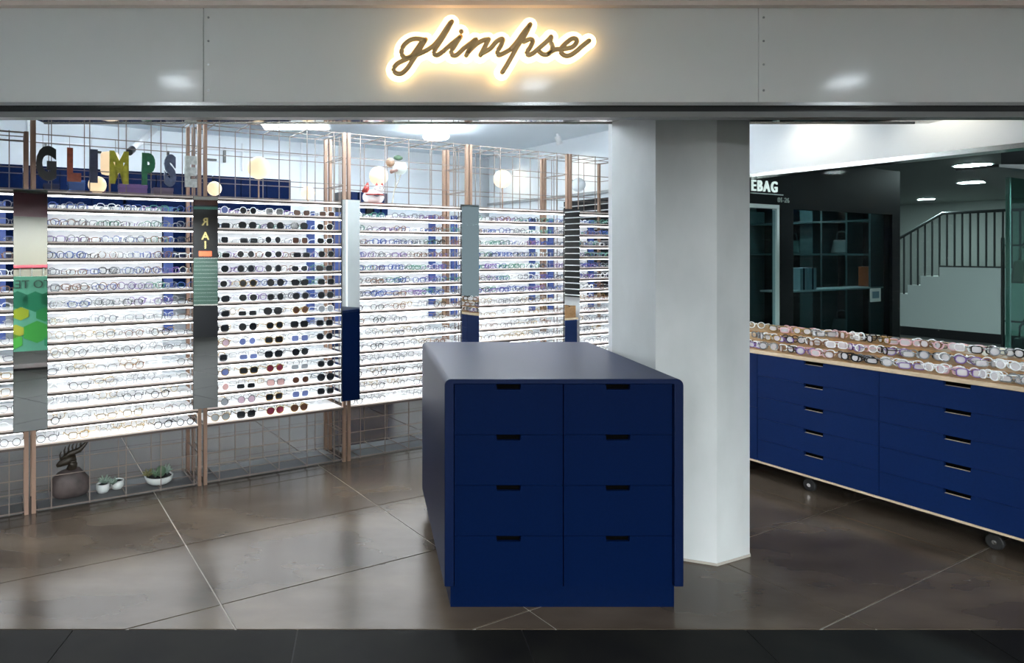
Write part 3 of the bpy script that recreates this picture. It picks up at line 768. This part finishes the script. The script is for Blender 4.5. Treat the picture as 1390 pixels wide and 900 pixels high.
# neighbouring black shop
FO = Vector((3.36, 5.80, 0))
sh = empty('bag_shop', FO, TH, label='black shopfront with white EBAG lettering seen through window', cat='shop')
MB().box(-.05,2.58,0,.05,2.0,2.46).build('sign_fascia', M['shopblack'], sh)
MB().box(2.42,2.58,0,.08,0,2.0).build('end_frame', M['shopblack'], sh)
MB().box(.42,.62,0,.05,0,2.0).build('door_post', M['shopblack'], sh)
d = MB().box(-.05,.36,.01,.03,.05,1.98).build('door', M['dark_glass'], sh)
MB().box(.355,.395,-.005,.035,0,2.03).build('door_frame', M['white'], d); MB().box(-.05,.355,-.005,.035,1.995,2.03).build('door_frame', M['white'], d)
MB().box(.62,2.42,.02,.03,.08,2.0).build('shop_glass', M['dark_glass'], sh)
MB().box(.62,2.42,0,.06,0,.08).build('sill', M['shopblack'], sh)
MB().box(-.05,2.58,1.5,1.55,0,2.46).build('rear_wall', mat('shop_dark_teal',(.014,.03,.034),.5), sh)
MB().box(2.52,2.58,.08,1.5,0,2.46).build('side_wall', M['shopblack'], sh)
MB().box(-.05,2.58,.05,1.5,2.4,2.46).build('shop_ceiling', M['shopblack'], sh)
teal = mat('shop_teal_grey', (.05,.085,.09), .5)
MB().box(2.3,2.5,.72,.86,0,2.4).build('pillar', teal, sh)
for y in (.1,.32,.57,1.1,1.4): MB().box(2.2,2.52,y,y+.018,0,2.1).build('upright', teal, sh)
for z in (.7,1.57,1.93): MB().box(2.2,2.52,.1,1.45,z,z+.02).build('side_shelf', teal, sh)
MB().box(.64,2.5,.09,.32,1.225,1.24).build('front_shelf', M['white'], sh)
o = inst('sign_letters', text_mesh('EBAG', .135, .006, M['sign_white'], 1.0, .002, 'LEFT', False, 1.28), sh, (-.03,-.008,2.143)); 
MB().box(-.03,.45,-.008,0,2.118,2.126).build('sign_rule', M['white'], sh)
inst('unit_number', text_mesh('01-26', .062, .004, M['fascia'], 1.25, 0, 'LEFT'), sh, (.36,-.008,2.055))
for a, c, cn, col_ in [(.97,1.09,'white',(.5,.58,.62)),(1.115,1.25,'pale blue',(.42,.55,.62)),(2.32,2.47,'orange',(.55,.10,.02))]:
    o = MB().box(a-(a+c)/2, c-(a+c)/2, -.07,.07,0,.21).build('shelf_box', mat('box_'+cn.replace(' ','_'), col_, .5), None, False, .003)
    p = FO+D*((a+c)/2)-NN*.2; o.location = (p.x,p.y,1.2405); o.rotation_euler = (0,0,TH)
    tag(o, f'{cn} box on the shelf inside the black shop window', 'box', 'boxes in the bag shop window')
    MB().box(-.012,.012,-.072,-.0705,.0,.21).build('spine', M['navy'], o)
n = empty('notice', FO+D*2.06+NN*.004+Vector((0,0,1.10)), TH, label='small white framed notice on the black shop window', cat='notice')
MB().box(-.1,.1,-.006,0,0,.135).build('frame', M['white'], n); MB().box(-.065,.065,-.008,-.006,.035,.105).build('print', mat('notice_blue',(.10,.22,.30),.5), n)
def bag(p, rz, lab, c, s=1, cat='bag'):
    t = empty('handbag', p, rz, label=lab, cat=cat, group='handbags outside the window')
    m_ = mat('bag_'+lab.split()[0], c, .5); b = MB().add([(-.13,-.05,0),(.13,-.05,0),(.13,.05,0),(-.13,.05,0),(-.10,-.03,.19),(.10,-.03,.19),(.10,.03,.19),(-.10,.03,.19)],
        [(3,2,1,0),(4,5,6,7),(0,1,5,4),(1,2,6,5),(2,3,7,6),(3,0,4,7)])
    b.build('body', m_, t, False, .02); MB().tube([(-.07,0,.19),(-.06,0,.28),(0,0,.31),(.06,0,.28),(.07,0,.19)], .008, 6).build('handle', m_, t, True)
    MB().box(-.02,.02,-.056,-.05,.10,.14).build('clasp', M['chrome'], t)
    t.scale = (s,s,s)
for y, z, lab, c in [(.45,1.59,'grey handbag on upper side shelf of black shop',(.16,.18,.18)),(.45,.72,'charcoal handbag low on side shelf of black shop',(.05,.055,.055)),(.98,1.59,'dark teal handbag on side shelf beyond shop pillar',(.02,.06,.06))]:
    p = FO+D*2.36-NN*y; bag((p.x,p.y,z+.001), TH+pi/2, lab, c, .8)
for u, lab in ((.9,'small ceiling light inside the bag shop near its door'),(1.9,'small ceiling light inside the bag shop beside end frame')):
    p = FO+D*u-NN*.75; disc_light('shop_light', p.x, p.y, 2.4, .05, lab, 'downlight', 'bag shop lights', M['down_out'])
# staircase
SO = Vector((10.4,13.0,0)); sw = mat('stair_white', (.52,.57,.555), .5)
stc = empty('staircase', SO, PH, label='pale staircase with dark metal railing beyond the window', cat='staircase')
prof = [(-1.0,.17),(-.6,.17),(-.6,.43),(-.35,.43),(-.35,.61),(-.1,.61),(-.1,.795),(.149,.795),(.149,.974),(.36,.974),(.36,1.155),(.66,1.155),(.66,1.33),(4.2,1.33),(4.2,.17)]
for k, (a, b, z) in enumerate([(-.6,-.35,.43),(-.35,-.1,.61),(-.1,.149,.795),(.149,.36,.974),(.36,.66,1.155),(.66,4.2,1.33)]):
    MB().box(a,b,0,1.5,.0 if k else 0,z).build('step', sw, stc)
MB().box(-.6,4.2,-.02,0,0,.17).build('skirting', M['black'], stc)
rm = mat('rail_dark', (.028,.034,.034), .4)
MB().tube([(-.7,.03,1.42),(.0,.03,1.885),(.70,.03,2.335),(4.2,.03,2.345)], .028, 8).build('handrail', rm, stc)
def railz(x): return 1.885+(x)*.643 if x < .70 else 2.335
def stepz(x):
    for a, b, z in [(-.6,-.35,.43),(-.35,-.1,.61),(-.1,.149,.795),(.149,.36,.974),(.36,.66,1.155),(.66,4.2,1.33)]:
        if a <= x < b: return z
    return 0
x = -.5
while x < 4.1:
    MB().box(x-.012,x+.012,.02,.04,stepz(x),railz(x)).build('baluster', rm, stc); x += .115
MB().box(.66,4.2,.01,.05,1.33,1.36).build('bottom_rail', rm, stc)
bwall = struct(MB().box(-3,6,1.5,1.6,0,2.72).build('wall_stair', mat('stair_wall',(.20,.225,.21),.6))); bwall.location = SO; bwall.rotation_euler = (0,0,PH)
# glass panel, dark canopy, screen at the right
gp = empty('glass_partition', (4.83,5.0,0), TH, label='green tinted glass partition under a dark canopy', cat='partition')
MB().box(0,1.8,0,.014,.02,2.17).build('pane', M['green_glass'], gp)
MB().box(0,.022,-.006,.02,0,2.17).build('edge_strip', mat('glass_edge',(.05,.13,.11),.2), gp); MB().box(0,1.8,-.01,.025,0,.02).build('channel', M['alu'], gp)
cn = empty('canopy', (4.62,4.95,2.172), TH, label='dark wedge canopy above the green glass partition', cat='canopy')
MB().add([(-.1,-.1,.05),(2,-.5,0),(2,.5,0),(-.1,.15,.05),(-.1,-.1,.07),(2,-.5,.15),(2,.5,.15),(-.1,.15,.07)],[(3,2,1,0),(4,5,6,7),(0,1,5,4),(1,2,6,5),(2,3,7,6),(3,0,4,7)]).build('canopy_board', mat('canopy_dark',(.03,.026,.028),.4), cn)
MB().box(.55,.6,-.1,.1,.1,.45).build('hanger', M['black'], cn)
tv = empty('wall_screen', (5.02,4.86,2.31), TH, label='bluish lit screen above the dark canopy', cat='screen')
MB().box(-.02,.6,0,.04,0,.13).build('casing', M['black'], tv); MB().box(0,.58,-.004,0,.012,.118).build('display', mat('screen_blue',(.4,.6,.7),.3,emit=((.45,.68,.85),.55)), tv)
hs = empty('bag_stand', (5.12,5.35,0), TH, label='thin black stand added to carry the reflection stand-ins', cat='stand')  # stand and its two bags are stand-ins for a dark reflection in the glass
MB().lathe([(.16,0),(.16,.02),(.02,.03)], 18).build('base', M['black'], hs); MB().tube([(0,0,.02),(0,0,1.72)], .012, 8).build('pole', M['black'], hs)
for z in (1.05,1.66): MB().tube([(0,0,z),(0,-.12,z),(0,-.13,z+.02)], .008, 6).build('hook', M['black'], hs)
bag(tuple(Vector((5.12,5.35,1.66-.30))+NN*.12), TH, 'brown handbag shape imitating a reflection in the green glass', (.16,.11,.085), .95)
bag(tuple(Vector((5.12,5.35,1.05-.30))+NN*.12), TH, 'navy handbag shape imitating the lower reflection in green glass', (.01,.015,.03), .95)

# ------------------------------------------------------------------ opposite side of the corridor (what the mirrors show)
ps = empty('poster_stand', (.78,-1.0,0), radians(180+29.4), label='green tea poster on a stand across the corridor', cat='poster')
MB().box(-.5,.5,0,.03,.24,1.27).build('board', mat('poster_mint',(.12,.40,.26),.5), ps)
def blob(x, z, r, c, nm, sc=(1,1)):
    MB().prism([(x+r*sc[0]*cos(2*pi*k/12)*(1+.15*(k%2)), z+r*sc[1]*sin(2*pi*k/12)*(1+.15*(k%2))) for k in range(12)], 0, .003).xf(Matrix(((1,0,0,0),(0,0,-1,0),(0,1,0,0),(0,0,0,1)))).build('poster_shape', mat(nm, c, .5), ps)
for k, (x, z, r, c) in enumerate([(-.3,.95,.13,(.01,.18,.08)),(-.08,.92,.14,(.01,.20,.09)),(.14,.95,.12,(.015,.17,.09)),(.34,.88,.12,(.02,.24,.08)),(-.2,.74,.1,(.02,.25,.06)),(.1,.76,.09,(.35,.42,.02)),(.32,.7,.08,(.55,.50,.03)),
        (-.34,.56,.09,(.02,.06,.22)),(-.1,.5,.15,(.05,.35,.05)),(.16,.52,.09,(.5,.5,.05)),(.2,.38,.11,(.08,.45,.06)),(-.3,.36,.1,(.02,.25,.12))]): blob(x, z, r, c, 'poster_ink', (1.1,.9))
inst('poster_text', text_mesh('TO TEA', .16, .003, mat('poster_type',(.05,.09,.07),.5), 1.0, 0), ps, (0,-.004,1.11))
for x in (-.42,.42): MB().box(x-.015,x+.015,.03,.05,0,1.2).build('leg', M['black'], ps)
MB().box(-.44,.44,-.15,.25,0,.03).build('foot', M['black'], ps)
kb = empty('kiosk_front', (1.9,-2.9,0), radians(180), label='shop window with red edged lattice across the corridor', cat='shop')
MB().box(-1.4,1.4,0,.05,2.2,2.6).build('red_header', mat('dark_red',(.07,.008,.016),.4), kb)
MB().box(-1.4,1.4,0,.05,0,.9).build('lower_panel', mat('kiosk_taupe',(.08,.077,.066),.5), kb)
MB().box(-1.4,1.4,.02,.05,.9,2.2).build('upper_panel', mat('kiosk_olive',(.075,.068,.048),.5), kb)
for z in (.4,.9,1.35): MB().box(-1.4,1.4,-.02,0,z,z+.04).build('red_rail', mat('rail_red',(.25,.02,.03),.4), kb)
for k in range(15): MB().box(-1.4+.2*k-.006,-1.4+.2*k+.006,-.012,0,.44,1.35).build('lattice_bar', M['alu'], kb)
db = empty('dark_shopfront', (3.95,-2.0,0), radians(180+38), label='black shopfront with gold letters and green shutter across the corridor', cat='shop')
MB().box(-.75,.75,0,.06,1.5,2.5).build('black_fascia', M['black'], db)
MB().box(-.75,.75,0,.06,2.5,2.6).build('red_band', mat('band_red',(.12,.03,.02),.4), db)
MB().box(-.75,.75,-.03,.06,2.42,2.47).build('teal_band', mat('band_teal',(.12,.35,.28),.4), db)
gold = mat('gold_leaf', (.62,.50,.20), .3, .3)
for z, ch in ((2.12,'R'),(1.85,'A'),(1.68,'I')): inst('gold_letter', text_mesh(ch, .2, .01, gold, 1, .004), db, (.0,-.012,z))
MB().box(-.12,.12,-.012,0,1.53,1.63).build('red_badge', mat('badge_red',(.40,.08,.03),.4), db)
for k in range(12): MB().box(-.75,.75,.01+.004*(k%2),.06,.62+.073*k,.688+.073*k).build('shutter_slat', mat('shutter_green',(.022,.045,.035),.4) if k == 0 else bpy.data.materials['shutter_green'], db)
MB().box(-.75,.75,0,.06,0,.6).build('dark_base', M['black'], db)
